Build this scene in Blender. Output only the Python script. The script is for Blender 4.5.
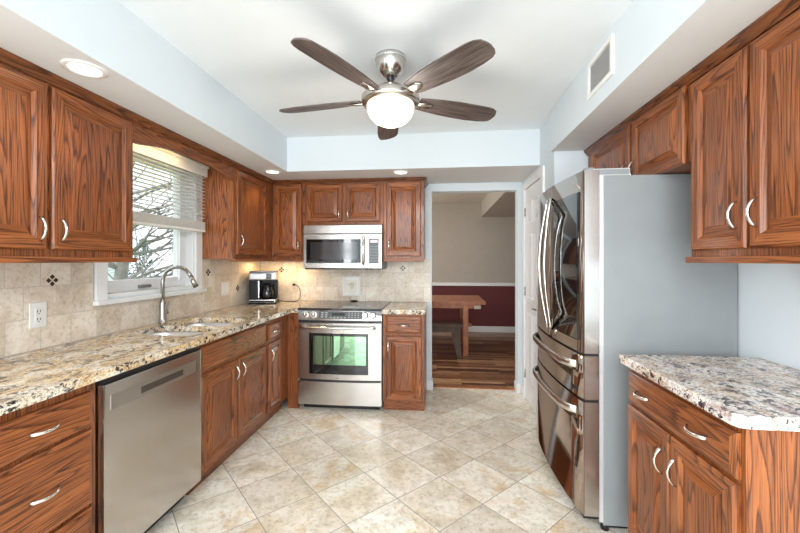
import bpy, bmesh, math, random
from mathutils import Vector, Matrix
random.seed(7)
PI = math.pi
for o in list(bpy.data.objects): bpy.data.objects.remove(o)
S = bpy.context.scene
COL = S.collection

# ------------------------------------------------------------------ camera, world, lights, exposure
cam = bpy.data.cameras.new('camera'); camo = bpy.data.objects.new('camera', cam); COL.objects.link(camo)
camo.location = (0, 0, 1.35); camo.rotation_euler = (PI/2, 0, 0.103)
cam.sensor_width = 36; cam.lens = 377/800*36; cam.shift_y = -6.0/800; cam.clip_start = .02
S.camera = camo
S.view_settings.view_transform = 'Standard'; S.view_settings.look = 'None'
S.view_settings.exposure = 0.08; S.view_settings.gamma = 1; S.view_settings.use_curve_mapping = False

W = bpy.data.worlds.new('sky'); S.world = W; W.use_nodes = True
bg = W.node_tree.nodes['Background']; bg.inputs[0].default_value = (.86, .93, 1, 1); bg.inputs[1].default_value = 1.9

def area(name, loc, rot, sx, sy, power, col=(1, 1, 1)):
    l = bpy.data.lights.new(name, 'AREA'); l.shape = 'RECTANGLE'; l.size = sx; l.size_y = sy; l.energy = power; l.color = col
    o = bpy.data.objects.new(name, l); COL.objects.link(o); o.location = loc; o.rotation_euler = rot; return o
# fill daylight from an invented patio opening and an invented side window, both unseen
area('added_patio_fill', (-.25, -2.55, 1.35), (PI/2, 0, 0), 2.6, 2.1, 100, (.90, .95, 1))
area('added_side_fill', (-2.06, -1.1, 1.55), (0, -PI/2, 0), 1.05, 1.15, 48, (.93, .97, 1))
area('daylight_dining', (-1.9, 5.6, 1.5), (0, -PI/2, 0), 1.4, 1.6, 44, (1, .97, .92))
# photographer's bounced flash: a broad soft source under the ceiling behind the camera
area('bounce_flash', (-.1, -1.1, 2.40), (math.radians(28), 0, 0), 2.2, 1.4, 72, (.97, .98, 1))
def spot(name, loc, power, col, ang=120, r=.05):
    l = bpy.data.lights.new(name, 'SPOT'); l.energy = power; l.color = col; l.spot_size = math.radians(ang); l.spot_blend = .7; l.shadow_soft_size = r
    o = bpy.data.objects.new(name, l); COL.objects.link(o); o.location = loc; return o
def point(name, loc, power, col, r=.08):
    l = bpy.data.lights.new(name, 'POINT'); l.energy = power; l.color = col; l.shadow_soft_size = r
    o = bpy.data.objects.new(name, l); COL.objects.link(o); o.location = loc; return o

# ------------------------------------------------------------------ node helpers / materials
def mat(name):
    m = bpy.data.materials.new(name); m.use_nodes = True
    nt = m.node_tree; b = nt.nodes['Principled BSDF']
    return m, nt, b
def nd(nt, t, **k):
    n = nt.nodes.new(t)
    for a, v in k.items(): setattr(n, a, v)
    return n
def ramp(nt, src, stops, interp='LINEAR'):
    r = nd(nt, 'ShaderNodeValToRGB'); r.color_ramp.interpolation = interp
    e = r.color_ramp.elements
    while len(e) < len(stops): e.new(.5)
    for i, (p, c) in enumerate(stops): e[i].position = p; e[i].color = (*c, 1) if len(c) == 3 else c
    nt.links.new(src, r.inputs[0]); return r
def noise(nt, vec, scale, detail=3, rough=.55, dist=0):
    n = nd(nt, 'ShaderNodeTexNoise'); n.inputs['Scale'].default_value = scale; n.inputs['Detail'].default_value = detail
    n.inputs['Roughness'].default_value = rough; n.inputs['Distortion'].default_value = dist
    nt.links.new(vec, n.inputs['Vector']); return n
def mapping(nt, vec, scale=(1, 1, 1), rot=(0, 0, 0), loc=(0, 0, 0)):
    n = nd(nt, 'ShaderNodeMapping'); n.inputs['Scale'].default_value = scale; n.inputs['Rotation'].default_value = rot
    n.inputs['Location'].default_value = loc; nt.links.new(vec, n.inputs['Vector']); return n.outputs[0]
def math_(nt, op, a, b=None):
    n = nd(nt, 'ShaderNodeMath', operation=op)
    for i, v in enumerate((a, b)):
        if v is None: continue
        if isinstance(v, (int, float)): n.inputs[i].default_value = v
        else: nt.links.new(v, n.inputs[i])
    return n.outputs[0]
def mix(nt, f, a, b, mode='MIX'):
    n = nd(nt, 'ShaderNodeMix', data_type='RGBA', blend_type=mode)
    for i, v in ((0, f), (6, a), (7, b)):
        if isinstance(v, (int, float)): n.inputs[i].default_value = v
        elif isinstance(v, tuple): n.inputs[i].default_value = (*v, 1) if len(v) == 3 else v
        else: nt.links.new(v, n.inputs[i])
    return n.outputs[2]
def bump(nt, b, h, strength=.2, dist=.01):
    n = nd(nt, 'ShaderNodeBump'); n.inputs['Strength'].default_value = strength; n.inputs['Distance'].default_value = dist
    nt.links.new(h, n.inputs['Height']); nt.links.new(n.outputs[0], b.inputs['Normal'])
def coords(nt, which='Object'): return nd(nt, 'ShaderNodeTexCoord').outputs[which]

def plain(name, col, rough=.5, metal=0, spec=.5, coat=0, noise_amt=.03):
    m, nt, b = mat(name)
    c = coords(nt); n = noise(nt, c, 9, 3)
    dark = tuple(v*(1-noise_amt) for v in col); lite = tuple(min(1, v*(1+noise_amt)) for v in col)
    r = ramp(nt, n.outputs[0], [(.3, dark), (.7, lite)]); nt.links.new(r.outputs[0], b.inputs['Base Color'])
    b.inputs['Roughness'].default_value = rough; b.inputs['Metallic'].default_value = metal
    b.inputs['Specular IOR Level'].default_value = spec; b.inputs['Coat Weight'].default_value = coat
    return m
def emit(name, col, strength):
    m, nt, b = mat(name); b.inputs['Base Color'].default_value = (*col, 1)
    b.inputs['Emission Color'].default_value = (*col, 1); b.inputs['Emission Strength'].default_value = strength
    b.inputs['Roughness'].default_value = .4; return m

def oak(name, axis, tint=1.0):
    """stained oak; axis = local direction of the grain"""
    m, nt, b = mat(name)
    c = coords(nt); info = nd(nt, 'ShaderNodeObjectInfo')
    off = nd(nt, 'ShaderNodeVectorMath', operation='SCALE'); off.inputs[0].default_value = (13, 17, 11)
    nt.links.new(info.outputs['Random'], off.inputs['Scale'])
    ad = nd(nt, 'ShaderNodeVectorMath', operation='ADD'); nt.links.new(c, ad.inputs[0]); nt.links.new(off.outputs[0], ad.inputs[1])
    s = [1, 1, 1]; s['xyz'.index(axis)] = .075
    v = mapping(nt, ad.outputs[0], tuple(s))
    n1 = noise(nt, v, 4.6, 2.5, .5, .2)
    s2 = [1, 1, 1]; s2['xyz'.index(axis)] = .03
    v2 = mapping(nt, ad.outputs[0], tuple(s2))
    n2 = noise(nt, v2, 190, 3, .6); n4 = noise(nt, v2, 70, 4, .65)
    ph = math_(nt, 'ADD', math_(nt, 'MULTIPLY', n1.outputs[0], 44), math_(nt, 'MULTIPLY', n4.outputs[0], .6))
    w = math_(nt, 'FRACT', ph)
    n3 = noise(nt, v, 2.6, 2)
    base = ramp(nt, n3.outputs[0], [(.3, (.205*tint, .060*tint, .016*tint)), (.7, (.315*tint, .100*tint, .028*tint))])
    g = ramp(nt, w, [(0, (.20, .15, .13)), (.10, (.46, .40, .37)), (.26, (.95, .95, .95)), (.9, (1.28, 1.3, 1.32)), (1, (.26, .2, .17))])
    p = ramp(nt, n2.outputs[0], [(.37, (.24, .17, .15)), (.46, (.92, .9, .9)), (.66, (1.28, 1.3, 1.34))])
    col = mix(nt, .85, base.outputs[0], g.outputs[0], 'MULTIPLY'); col = mix(nt, .8, col, p.outputs[0], 'MULTIPLY')
    nt.links.new(col, b.inputs['Base Color'])
    b.inputs['Roughness'].default_value = .38; b.inputs['Specular IOR Level'].default_value = .35; b.inputs['Coat Weight'].default_value = .22; b.inputs['Coat Roughness'].default_value = .12
    bump(nt, b, n2.outputs[0], .12, .002)
    return m
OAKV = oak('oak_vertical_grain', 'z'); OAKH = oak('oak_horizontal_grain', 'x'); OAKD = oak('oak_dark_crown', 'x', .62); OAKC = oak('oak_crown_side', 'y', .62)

def granite(name, light, gold, rose, dark, th):
    m, nt, b = mat(name); c = coords(nt)
    v = mapping(nt, c, (1, .55, 1), (0, 0, .5))
    n1 = noise(nt, v, 6, 6, .62, .9); n2 = noise(nt, c, 42, 5, .72, .4); n3 = noise(nt, v, 13, 6, .72, 1.4); n5 = noise(nt, c, 110, 3, .6)
    base = ramp(nt, n1.outputs[0], [(.32, rose), (.44, light), (.54, gold), (.64, light)])
    sp = ramp(nt, n3.outputs[0], [(th, (0, 0, 0)), (th+.07, (1, 1, 1))])
    s2 = ramp(nt, n2.outputs[0], [(.49, (0, 0, 0)), (.53, (1, 1, 1))])
    s2b = ramp(nt, n2.outputs[0], [(.34, (.34, .28, .23)), (.47, (1, 1, 1))])
    s5 = ramp(nt, n5.outputs[0], [(.34, (.45, .38, .32)), (.48, (1.05, 1.05, 1.05))])
    f = math_(nt, 'MULTIPLY', sp.outputs[0], s2.outputs[0])
    col = mix(nt, .9, base.outputs[0], s2b.outputs[0], 'MULTIPLY'); col = mix(nt, .8, col, s5.outputs[0], 'MULTIPLY')
    col = mix(nt, f, col, dark)
    nt.links.new(col, b.inputs['Base Color']); b.inputs['Roughness'].default_value = .10
    return m
GRAN = granite('granite_gold', (.90, .83, .70), (.74, .52, .27), (.52, .40, .29), (.03, .025, .025), .46)
GRANR = granite('granite_rose', (.90, .86, .81), (.70, .55, .42), (.46, .28, .26), (.055, .03, .035), .45)

def steel(name, col, rough, axis='x', bmp=.05):
    m, nt, b = mat(name); c = coords(nt)
    s = [90, 90, 90]; s['xyz'.index(axis)] = 1.2
    v = mapping(nt, c, tuple(s)); n = noise(nt, v, 4, 3)
    r = ramp(nt, n.outputs[0], [(.3, tuple(x*.93 for x in col)), (.7, col)]); nt.links.new(r.outputs[0], b.inputs['Base Color'])
    b.inputs['Metallic'].default_value = 1; b.inputs['Roughness'].default_value = rough
    bump(nt, b, n.outputs[0], bmp, .001); return m
STEEL = steel('brushed_steel', (.60, .575, .545), .24); STEELV = steel('brushed_steel_vertical', (.58, .555, .53), .20, 'z')
NICKEL = plain('satin_nickel', (.80, .78, .74), .22, 1, noise_amt=.02); CHROME = plain('polished_steel', (.86, .85, .83), .12, 1, noise_amt=.01)
DSTEEL = steel('dark_polished_steel', (.50, .42, .37), .07, 'z', .01)
BRONZE = plain('bronze_edge_metal', (.55, .38, .27), .2, 1)
GREYP = plain('grey_appliance_paint', (.27, .285, .29), .45, 0, .4)
BLACK = plain('black_plastic', (.012, .012, .013), .3); BGLASS = plain('black_glass', (.006, .007, .008), .03, 0, .8)
OVGLASS = plain('oven_window_glass', (.30, .52, .34), .02, .9)
COOKTOP = plain('ceramic_cooktop', (.02, .018, .017), .05, 0, .9)
GREYPL = plain('grey_control_panel', (.10, .11, .115), .3); LGREY = plain('light_grey_print', (.55, .56, .57), .5)
WHITE = plain('white_paint', (.84, .84, .84), .35, noise_amt=.01); WHITEPL = plain('white_plastic', (.83, .82, .79), .35)
CREAM = plain('almond_plastic', (.68, .60, .47), .4); BLINDM = plain('white_blind', (.86, .84, .80), .45)
DARKT = plain('dark_accent_tile', (.05, .028, .02), .25)
SOFFW = plain('soffit_underside_paint', (.76, .76, .755), .7, noise_amt=.01)
CEILM = plain('ceiling_paint', (.86, .905, .935), .8, noise_amt=.008)
WALLM = plain('pale_blue_wall_paint', (.69, .75, .785), .7, noise_amt=.008)
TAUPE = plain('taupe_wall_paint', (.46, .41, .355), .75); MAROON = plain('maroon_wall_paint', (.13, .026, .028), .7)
RUSTIC = plain('rustic_table_wood', (.42, .14, .05), .4, noise_amt=.3); GREYW = plain('weathered_bench_wood', (.095, .058, .040), .6, noise_amt=.3)

def tile_floor():
    m, nt, b = mat('diagonal_stone_tiles'); c = coords(nt)
    a = .336; u0, v0 = FLOOR0
    v = mapping(nt, c, (1, 1, 1), (0, 0, PI/4), (-(u0-v0)/math.sqrt(2)+a*20, -(u0+v0)/math.sqrt(2)+a*20, 0))
    br = nd(nt, 'ShaderNodeTexBrick'); br.offset = 0; br.squash = 1
    nt.links.new(v, br.inputs['Vector'])
    for k, val in (('Scale', 1), ('Mortar Size', .0022), ('Mortar Smooth', .2), ('Bias', 0), ('Brick Width', a), ('Row Height', a)): br.inputs[k].default_value = val
    br.inputs['Color1'].default_value = (0, 0, 0, 1); br.inputs['Color2'].default_value = (1, 1, 1, 1); br.inputs['Mortar'].default_value = (.5, .5, .5, 1)
    r = nd(nt, 'ShaderNodeSeparateColor'); nt.links.new(br.outputs[0], r.inputs[0])
    # offset the veining of every tile
    cb = nd(nt, 'ShaderNodeCombineXYZ'); nt.links.new(math_(nt, 'MULTIPLY', r.outputs[0], 9.0), cb.inputs[2])
    ad = nd(nt, 'ShaderNodeVectorMath', operation='ADD'); nt.links.new(c, ad.inputs[0]); nt.links.new(cb.outputs[0], ad.inputs[1])
    n1 = noise(nt, ad.outputs[0], 3.2, 6, .62, .5); n2 = noise(nt, ad.outputs[0], 38, 4, .7)
    n0 = noise(nt, ad.outputs[0], 8, 5, .7, .3)
    c1 = ramp(nt, n1.outputs[0], [(.34, (.76, .67, .54)), (.45, (.87, .81, .70)), (.55, (.94, .91, .85)), (.66, (.80, .65, .46))])
    c0 = ramp(nt, n0.outputs[0], [(.38, (.80, .77, .72)), (.56, (1.02, 1.01, 1.0))])
    c2 = ramp(nt, n2.outputs[0], [(.36, (.74, .69, .62)), (.5, (1, 1, 1))])
    tone = ramp(nt, r.outputs[0], [(0, (.86, .83, .79)), (.55, (1, .98, .95)), (1, (1.12, 1.14, 1.14))])
    col = mix(nt, .8, c1.outputs[0], c2.outputs[0], 'MULTIPLY'); col = mix(nt, .8, col, c0.outputs[0], 'MULTIPLY'); col = mix(nt, 1, col, tone.outputs[0], 'MULTIPLY')
    col = mix(nt, br.outputs['Fac'], col, (.33, .29, .24))
    nt.links.new(col, b.inputs['Base Color']); b.inputs['Roughness'].default_value = .26
    bump(nt, b, math_(nt, 'ADD', math_(nt, 'MULTIPLY', br.outputs['Fac'], -1), math_(nt, 'MULTIPLY', n2.outputs[0], .15)), .3, .003)
    return m
FLOOR0 = (-.472, 2.363)
def splash(name, ua, off=(0, 0)):
    m, nt, b = mat(name); c = coords(nt)
    s = nd(nt, 'ShaderNodeSeparateXYZ'); nt.links.new(c, s.inputs[0]); cb = nd(nt, 'ShaderNodeCombineXYZ')
    nt.links.new(math_(nt, 'ADD', s.outputs['xyz'.index(ua)], 10+off[0]), cb.inputs[0]); nt.links.new(math_(nt, 'ADD', s.outputs[2], off[1]), cb.inputs[1])
    br = nd(nt, 'ShaderNodeTexBrick'); br.offset = .5; nt.links.new(cb.outputs[0], br.inputs['Vector'])
    for k, val in (('Scale', 1), ('Mortar Size', .0022), ('Mortar Smooth', .3), ('Bias', 0), ('Brick Width', .153), ('Row Height', .153)): br.inputs[k].default_value = val
    br.inputs['Color1'].default_value = (0, 0, 0, 1); br.inputs['Color2'].default_value = (1, 1, 1, 1)
    n1 = noise(nt, c, 7, 6, .65, .5); n2 = noise(nt, c, 55, 4, .7)
    c1 = ramp(nt, n1.outputs[0], [(.33, (.66, .55, .43)), (.5, (.80, .71, .60)), (.67, (.88, .82, .73))])
    c2 = ramp(nt, n2.outputs[0], [(.34, (.7, .64, .56)), (.5, (1, 1, 1))])
    tone = ramp(nt, br.outputs[0], [(0, (.86, .84, .82)), (1, (1.08, 1.08, 1.08))])
    col = mix(nt, .7, c1.outputs[0], c2.outputs[0], 'MULTIPLY'); col = mix(nt, 1, col, tone.outputs[0], 'MULTIPLY')
    col = mix(nt, br.outputs['Fac'], col, (.60, .53, .45))
    nt.links.new(col, b.inputs['Base Color']); b.inputs['Roughness'].default_value = .45
    bump(nt, b, math_(nt, 'ADD', math_(nt, 'MULTIPLY', br.outputs['Fac'], -1), math_(nt, 'MULTIPLY', n2.outputs[0], .3)), .4, .004)
    return m
def wood_floor():
    m, nt, b = mat('dark_wood_planks'); c = coords(nt)
    br = nd(nt, 'ShaderNodeTexBrick'); br.offset = .37; nt.links.new(mapping(nt, c, loc=(20, 0, 0)), br.inputs['Vector'])
    for k, val in (('Scale', 1), ('Mortar Size', .001), ('Bias', 0), ('Brick Width', .75), ('Row Height', .062)): br.inputs[k].default_value = val
    br.inputs['Color1'].default_value = (0, 0, 0, 1); br.inputs['Color2'].default_value = (1, 1, 1, 1)
    n = noise(nt, mapping(nt, c, (.12, 1, 1)), 60, 4, .6)
    r = ramp(nt, br.outputs[0], [(0, (.09, .032, .016)), (.45, (.26, .11, .05)), (1, (.60, .36, .19))])
    r2 = ramp(nt, n.outputs[0], [(.35, (.45, .4, .36)), (.65, (1.2, 1.2, 1.2))])
    nt.links.new(mix(nt, .8, r.outputs[0], r2.outputs[0], 'MULTIPLY'), b.inputs['Base Color']); b.inputs['Roughness'].default_value = .3
    return m
def blade_mat():
    m, nt, b = mat('driftwood_blade'); c = coords(nt)
    n = noise(nt, mapping(nt, c, (.06, 1, 1)), 90, 4, .6)
    r = ramp(nt, n.outputs[0], [(.33, (.035, .024, .020)), (.55, (.115, .085, .075)), (.7, (.17, .13, .115))])
    nt.links.new(r.outputs[0], b.inputs['Base Color']); b.inputs['Roughness'].default_value = .45; return m
def glass_mat():
    m = bpy.data.materials.new('window_glass'); m.use_nodes = True; nt = m.node_tree; nt.nodes.clear()
    o = nd(nt, 'ShaderNodeOutputMaterial'); t = nd(nt, 'ShaderNodeBsdfTransparent'); g = nd(nt, 'ShaderNodeBsdfGlossy'); g.inputs['Roughness'].default_value = .02
    lw = nd(nt, 'ShaderNodeLayerWeight'); lw.inputs['Blend'].default_value = .5; mx = nd(nt, 'ShaderNodeMixShader')
    fac = math_(nt, 'ADD', math_(nt, 'MULTIPLY', math_(nt, 'POWER', lw.outputs['Facing'], 4.0), .5), .03)
    nt.links.new(fac, mx.inputs[0]); nt.links.new(t.outputs[0], mx.inputs[1]); nt.links.new(g.outputs[0], mx.inputs[2]); nt.links.new(mx.outputs[0], o.inputs[0]); return m
GLASS = glass_mat()

# ------------------------------------------------------------------ mesh helpers
class MB:
    def __init__(s): s.bm = bmesh.new(); s.mats = []
    def mi(s, m):
        if m not in s.mats: s.mats.append(m)
        return s.mats.index(m)
    def _set(s, fs, m, smooth=False):
        i = s.mi(m)
        for f in fs: f.material_index = i; f.smooth = smooth
    def box(s, x0, x1, y0, y1, z0, z1, m, bev=0, M=None):
        r = bmesh.ops.create_cube(s.bm, size=1); vs = r['verts']
        for v in vs: v.co = Vector(((x0+x1)/2+v.co.x*(x1-x0), (y0+y1)/2+v.co.y*(y1-y0), (z0+z1)/2+v.co.z*(z1-z0)))
        fs = set(f for v in vs for f in v.link_faces)
        if bev > 0:
            es = list(set(e for v in vs for e in v.link_edges))
            b = bmesh.ops.bevel(s.bm, geom=es, offset=bev, segments=2, affect='EDGES', profile=.7)
            vs2 = set(); fs = set(b['faces']) | set(f for f in fs if f.is_valid)
            vs = list(set(v for f in fs for v in f.verts))
        s._set([f for f in fs if f.is_valid], m)
        if M is not None:
            for v in vs: v.co = M @ v.co
        return s
    def cyl(s, p0, p1, r0, r1, m, n=24, smooth=True, caps=True):
        p0, p1 = Vector(p0), Vector(p1); d = (p1-p0).normalized()
        a = d.orthogonal().normalized(); b = d.cross(a)
        A = [s.bm.verts.new(p0+(a*math.cos(t)+b*math.sin(t))*r0) for t in [2*PI*i/n for i in range(n)]]
        B = [s.bm.verts.new(p1+(a*math.cos(t)+b*math.sin(t))*r1) for t in [2*PI*i/n for i in range(n)]]
        s._set([s.bm.faces.new((A[i], A[(i+1) % n], B[(i+1) % n], B[i])) for i in range(n)], m, smooth)
        if caps: s._set([s.bm.faces.new(A[::-1]), s.bm.faces.new(B)], m)
        return s
    def lathe(s, prof, m, c=(0, 0, 0), n=40, smooth=True):
        rings = []
        for r, z in prof:
            if r < 1e-5: rings.append([s.bm.verts.new((c[0], c[1], c[2]+z))])
            else: rings.append([s.bm.verts.new((c[0]+r*math.cos(2*PI*i/n), c[1]+r*math.sin(2*PI*i/n), c[2]+z)) for i in range(n)])
        fs = []
        for A, B in zip(rings, rings[1:]):
            for i in range(n):
                j = (i+1) % n
                if len(A) == 1 and len(B) == 1: continue
                if len(A) == 1: fs.append(s.bm.faces.new((A[0], B[j], B[i])))
                elif len(B) == 1: fs.append(s.bm.faces.new((A[i], A[j], B[0])))
                else: fs.append(s.bm.faces.new((A[i], A[j], B[j], B[i])))
        s._set(fs, m, smooth); return s
    def sweep(s, pts, rx, ry, m, side=(0, 0, 1), n=10, smooth=True):
        """sweep an ellipse (rx along side, ry along the normal) along pts; rx, ry may be lists"""
        pts = [Vector(p) for p in pts]; side = Vector(side); rings = []
        for k, p in enumerate(pts):
            t = (pts[min(k+1, len(pts)-1)]-pts[max(k-1, 0)]).normalized()
            nn = t.cross(side)
            if nn.length < 1e-4: nn = t.orthogonal()
            nn.normalize(); sd = nn.cross(t).normalized()
            a = rx[k] if isinstance(rx, (list, tuple)) else rx; b = ry[k] if isinstance(ry, (list, tuple)) else ry
            rings.append([s.bm.verts.new(p+sd*a*math.cos(2*PI*i/n)+nn*b*math.sin(2*PI*i/n)) for i in range(n)])
        fs = []
        for A, B in zip(rings, rings[1:]):
            for i in range(n): fs.append(s.bm.faces.new((A[i], A[(i+1) % n], B[(i+1) % n], B[i])))
        s._set(fs, m, smooth); s._set([s.bm.faces.new(rings[0][::-1]), s.bm.faces.new(rings[-1])], m); return s
    def prism(s, poly, h0, h1, m, axis='z', smooth=False):
        def P(a, b, h): return {'z': (a, b, h), 'y': (a, h, b), 'x': (h, a, b)}[axis]
        A = [s.bm.verts.new(P(a, b, h0)) for a, b in poly]; B = [s.bm.verts.new(P(a, b, h1)) for a, b in poly]; n = len(poly)
        s._set([s.bm.faces.new((A[i], A[(i+1) % n], B[(i+1) % n], B[i])) for i in range(n)], m, smooth)
        s._set([s.bm.faces.new(A[::-1]), s.bm.faces.new(B)], m); return s
    def panel(s, x0, x1, z0, z1, rings, mv, mh, back=0.0, mc=None):
        """nested rectangles facing -y: rings = [(inset, y)]"""
        R = []
        for ins, y in [(0, back)]+rings:
            R.append([s.bm.verts.new(c) for c in ((x0+ins, y, z0+ins), (x1-ins, y, z0+ins), (x1-ins, y, z1-ins), (x0+ins, y, z1-ins))])
        for A, B in zip(R, R[1:]):
            for i in range(4):
                f = s.bm.faces.new((A[i], A[(i+1) % 4], B[(i+1) % 4], B[i])); s._set([f], mh if i in (0, 2) else mv)
        s._set([s.bm.faces.new(R[-1])], mc or mv); s._set([s.bm.faces.new(R[0][::-1])], mv); return s
    def build(s, name, parent=None, loc=None, rot=None):
        bmesh.ops.recalc_face_normals(s.bm, faces=s.bm.faces)
        me = bpy.data.meshes.new(name); s.bm.to_mesh(me); s.bm.free()
        for m in s.mats: me.materials.append(m)
        o = bpy.data.objects.new(name, me); COL.objects.link(o)
        if parent: o.parent = parent
        if loc: o.location = loc
        if rot: o.rotation_euler = rot
        return o
def tag(o, label=None, cat=None, group=None, kind=None):
    for k, v in (('label', label), ('category', cat), ('group', group), ('kind', kind)):
        if v: o[k] = v
    return o
def thing(name, label, cat, loc=(0, 0, 0), rz=0, group=None):
    o = bpy.data.objects.new(name, None); COL.objects.link(o); o.location = loc; o.rotation_euler = (0, 0, rz)
    o.empty_display_size = .05; return tag(o, label, cat, group)
def struct(name, mb): return tag(mb.build(name), kind='structure')
def text(parent, s, size, loc, rot, m, name='lettering', al='CENTER'):
    c = bpy.data.curves.new(name, 'FONT'); c.body = s; c.size = size; c.align_x = al; c.align_y = 'CENTER'; c.extrude = .0004
    o = bpy.data.objects.new(name, c); COL.objects.link(o); dg = bpy.context.evaluated_depsgraph_get(); dg.update()
    me = bpy.data.meshes.new_from_object(o.evaluated_get(dg)); bpy.data.objects.remove(o)
    me.materials.clear(); me.materials.append(m); q = bpy.data.objects.new(name, me); COL.objects.link(q); q.parent = parent; q.location = loc; q.rotation_euler = rot
    return q

# ------------------------------------------------------------------ room dimensions
XL, XR, YB = -1.95, 1.432, 3.95
XN = .843           # face of the right wall beyond the refrigerator niche
ZS, ZC = 2.15, 2.455
YR = -2.6
# ------------------------------------------------------------------ structure
struct('floor', MB().box(XL-.1, XR+.1, YR, 4.05, -.05, 0, tile_floor()))
struct('floor_dining', MB().box(-2.6, 2.6, 4.05, 7.3, -.05, 0, wood_floor()))
struct('ceiling', MB().box(XL-.1, XR+.1, YR, YB, ZC, ZC+.05, CEILM))
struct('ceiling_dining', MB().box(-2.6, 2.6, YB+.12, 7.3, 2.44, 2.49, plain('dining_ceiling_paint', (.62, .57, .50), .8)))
# left wall with the window opening
WY0, WY1, WZ0, WZ1 = 2.02, 2.84, 1.13, 2.10
struct('wall_left', MB().box(XL-.14, XL, YR, -1.7, 0, ZC, WALLM).box(XL-.14, XL, -.5, WY0, 0, ZC, WALLM).box(XL-.14, XL, -1.7, -.5, 0, 1.0, WALLM).box(XL-.14, XL, -1.7, -.5, 2.1, ZC, WALLM).box(XL-.14, XL, WY1, YB, 0, ZC, WALLM).box(XL-.14, XL, WY0, WY1, 0, WZ0, WALLM).box(XL-.14, XL, WY0, WY1, WZ1, ZC, WALLM))
struct('wall_right', MB().box(XR, XR+.1, YR, 2.87, 0, ZC, WALLM))
struct('wall_right_pantry', MB().box(XN, XR+.1, 2.87, 3.19, 0, ZC, WALLM).box(XN, XR+.1, 3.79, YB, 0, ZC, WALLM).box(XN, XR+.1, 3.19, 3.79, 2.04, ZC, WALLM).box(XN+.06, XR+.1, 3.19, 3.79, 0, 2.04, WALLM))
struct('wall_back', MB().box(XL-.14, -.075, YB, YB+.12, 0, 2.5, WALLM).box(.80, XR+.1, YB, YB+.12, 0, 2.5, WALLM).box(-.075, .80, YB, YB+.12, 2.07, 2.5, WALLM))
struct('wall_rear', MB().box(XL-.1, -1.55, YR-.1, YR, 0, ZC, WALLM).box(1.05, XR+.1, YR-.1, YR, 0, ZC, WALLM).box(-1.55, 1.05, YR-.1, YR, 2.4, ZC, WALLM))
g = MB().box(-1.55, 1.05, YR-.06, YR-.02, 0, .09, WHITE).box(-1.55, 1.05, YR-.06, YR-.02, 2.31, 2.4, WHITE)
for x in (-1.55, -.71, .13, .97): g.box(x, x+.08, YR-.06, YR-.02, .09, 2.31, WHITE)
struct('door_added', g)  # unseen glazed door frame, invented as a source for the rear fill
# dropped soffits round the room
struct('soffit_left', MB().box(XL, -1.36, YR, YB, ZS, ZC, WALLM))
struct('soffit_right', MB().box(.818, XR, YR, 2.87, ZS, ZC, WALLM))
struct('soffit_back', MB().box(-1.36, XN, 3.27, YB, ZS, ZC, WALLM))
for o in ('soffit_left', 'soffit_right', 'soffit_back'):
    o = bpy.data.objects[o]; o.data.materials.append(SOFFW)
    for f in o.data.polygons:
        if f.normal.z < -.5: f.material_index = 1
# dining room shell
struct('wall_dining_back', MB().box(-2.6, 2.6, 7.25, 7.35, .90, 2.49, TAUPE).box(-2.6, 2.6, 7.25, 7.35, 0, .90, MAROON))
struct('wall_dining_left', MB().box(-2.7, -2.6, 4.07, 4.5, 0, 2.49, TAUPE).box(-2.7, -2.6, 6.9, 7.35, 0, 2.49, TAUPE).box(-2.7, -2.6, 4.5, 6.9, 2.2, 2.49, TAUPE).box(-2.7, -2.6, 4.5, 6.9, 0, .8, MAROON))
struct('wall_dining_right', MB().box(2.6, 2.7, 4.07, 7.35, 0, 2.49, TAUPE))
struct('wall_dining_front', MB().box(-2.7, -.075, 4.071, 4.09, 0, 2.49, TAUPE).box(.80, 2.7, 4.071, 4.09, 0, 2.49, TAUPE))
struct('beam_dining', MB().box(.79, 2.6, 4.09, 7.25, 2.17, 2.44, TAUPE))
struct('trim_1', MB().box(-2.6, 2.6, 7.215, 7.25, .87, .93, WHITE, .006))
struct('baseboard_dining', MB().box(-2.6, 2.6, 7.225, 7.25, 0, .11, WHITE, .004))
struct('baseboard_back_left', MB().box(-.128, -.062, YB-.014, YB+.12, 0, .09, WHITE, .003))
struct('baseboard_back_right', MB().box(.786, .828, YB-.014, YB+.12, 0, .09, WHITE, .003))
struct('baseboard_right', MB().box(.829, .843, 2.88, 3.11, 0, .09, WHITE, .003).box(.829, .843, 3.87, YB, 0, .09, WHITE, .003))
struct('threshold_1', MB().box(-.075, .80, 4.03, 4.07, 0, .006, RUSTIC))

# ------------------------------------------------------------------ window, blind, outdoors
w = MB()
w.box(XL, XL+.018, 1.95, 2.025, 1.11, 2.12, WHITE, .004).box(XL, XL+.018, 2.835, 2.915, 1.11, 2.12, WHITE, .004).box(XL, XL+.018, 2.025, 2.835, 2.06, 2.12, WHITE, .004)
w.box(XL-.13, XL, WY0, WY0+.02, WZ0, WZ1, WHITE).box(XL-.13, XL, WY1-.02, WY1, WZ0, WZ1, WHITE).box(XL-.13, XL, WY0, WY1, WZ0, WZ0+.02, WHITE).box(XL-.13, XL, WY0, WY1, WZ1-.02, WZ1, WHITE)
win = struct('window_1', w)
MB().box(XL, XL+.045, 1.935, 2.93, 1.095, 1.12, WHITE, .004).build('window_sill', win)
f = MB(); gx = XL-.085
for y0, y1, z0, z1 in ((2.04, 2.10, 1.15, 2.08), (2.73, 2.82, 1.15, 2.08), (2.10, 2.73, 1.15, 1.225), (2.10, 2.73, 2.02, 2.08), (2.10, 2.73, 1.63, 1.68)):
    f.box(gx-.02, gx+.02, y0, y1, z0, z1, WHITE, .004)
f.box(gx+.02, gx+.035, 2.735, 2.76, 1.2, 2.06, WHITE)
sash = f.build('window_sash', win)
MB().box(gx-.004, gx+.002, 2.10, 2.73, 1.225, 2.02, GLASS).build('pane', sash)
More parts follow.
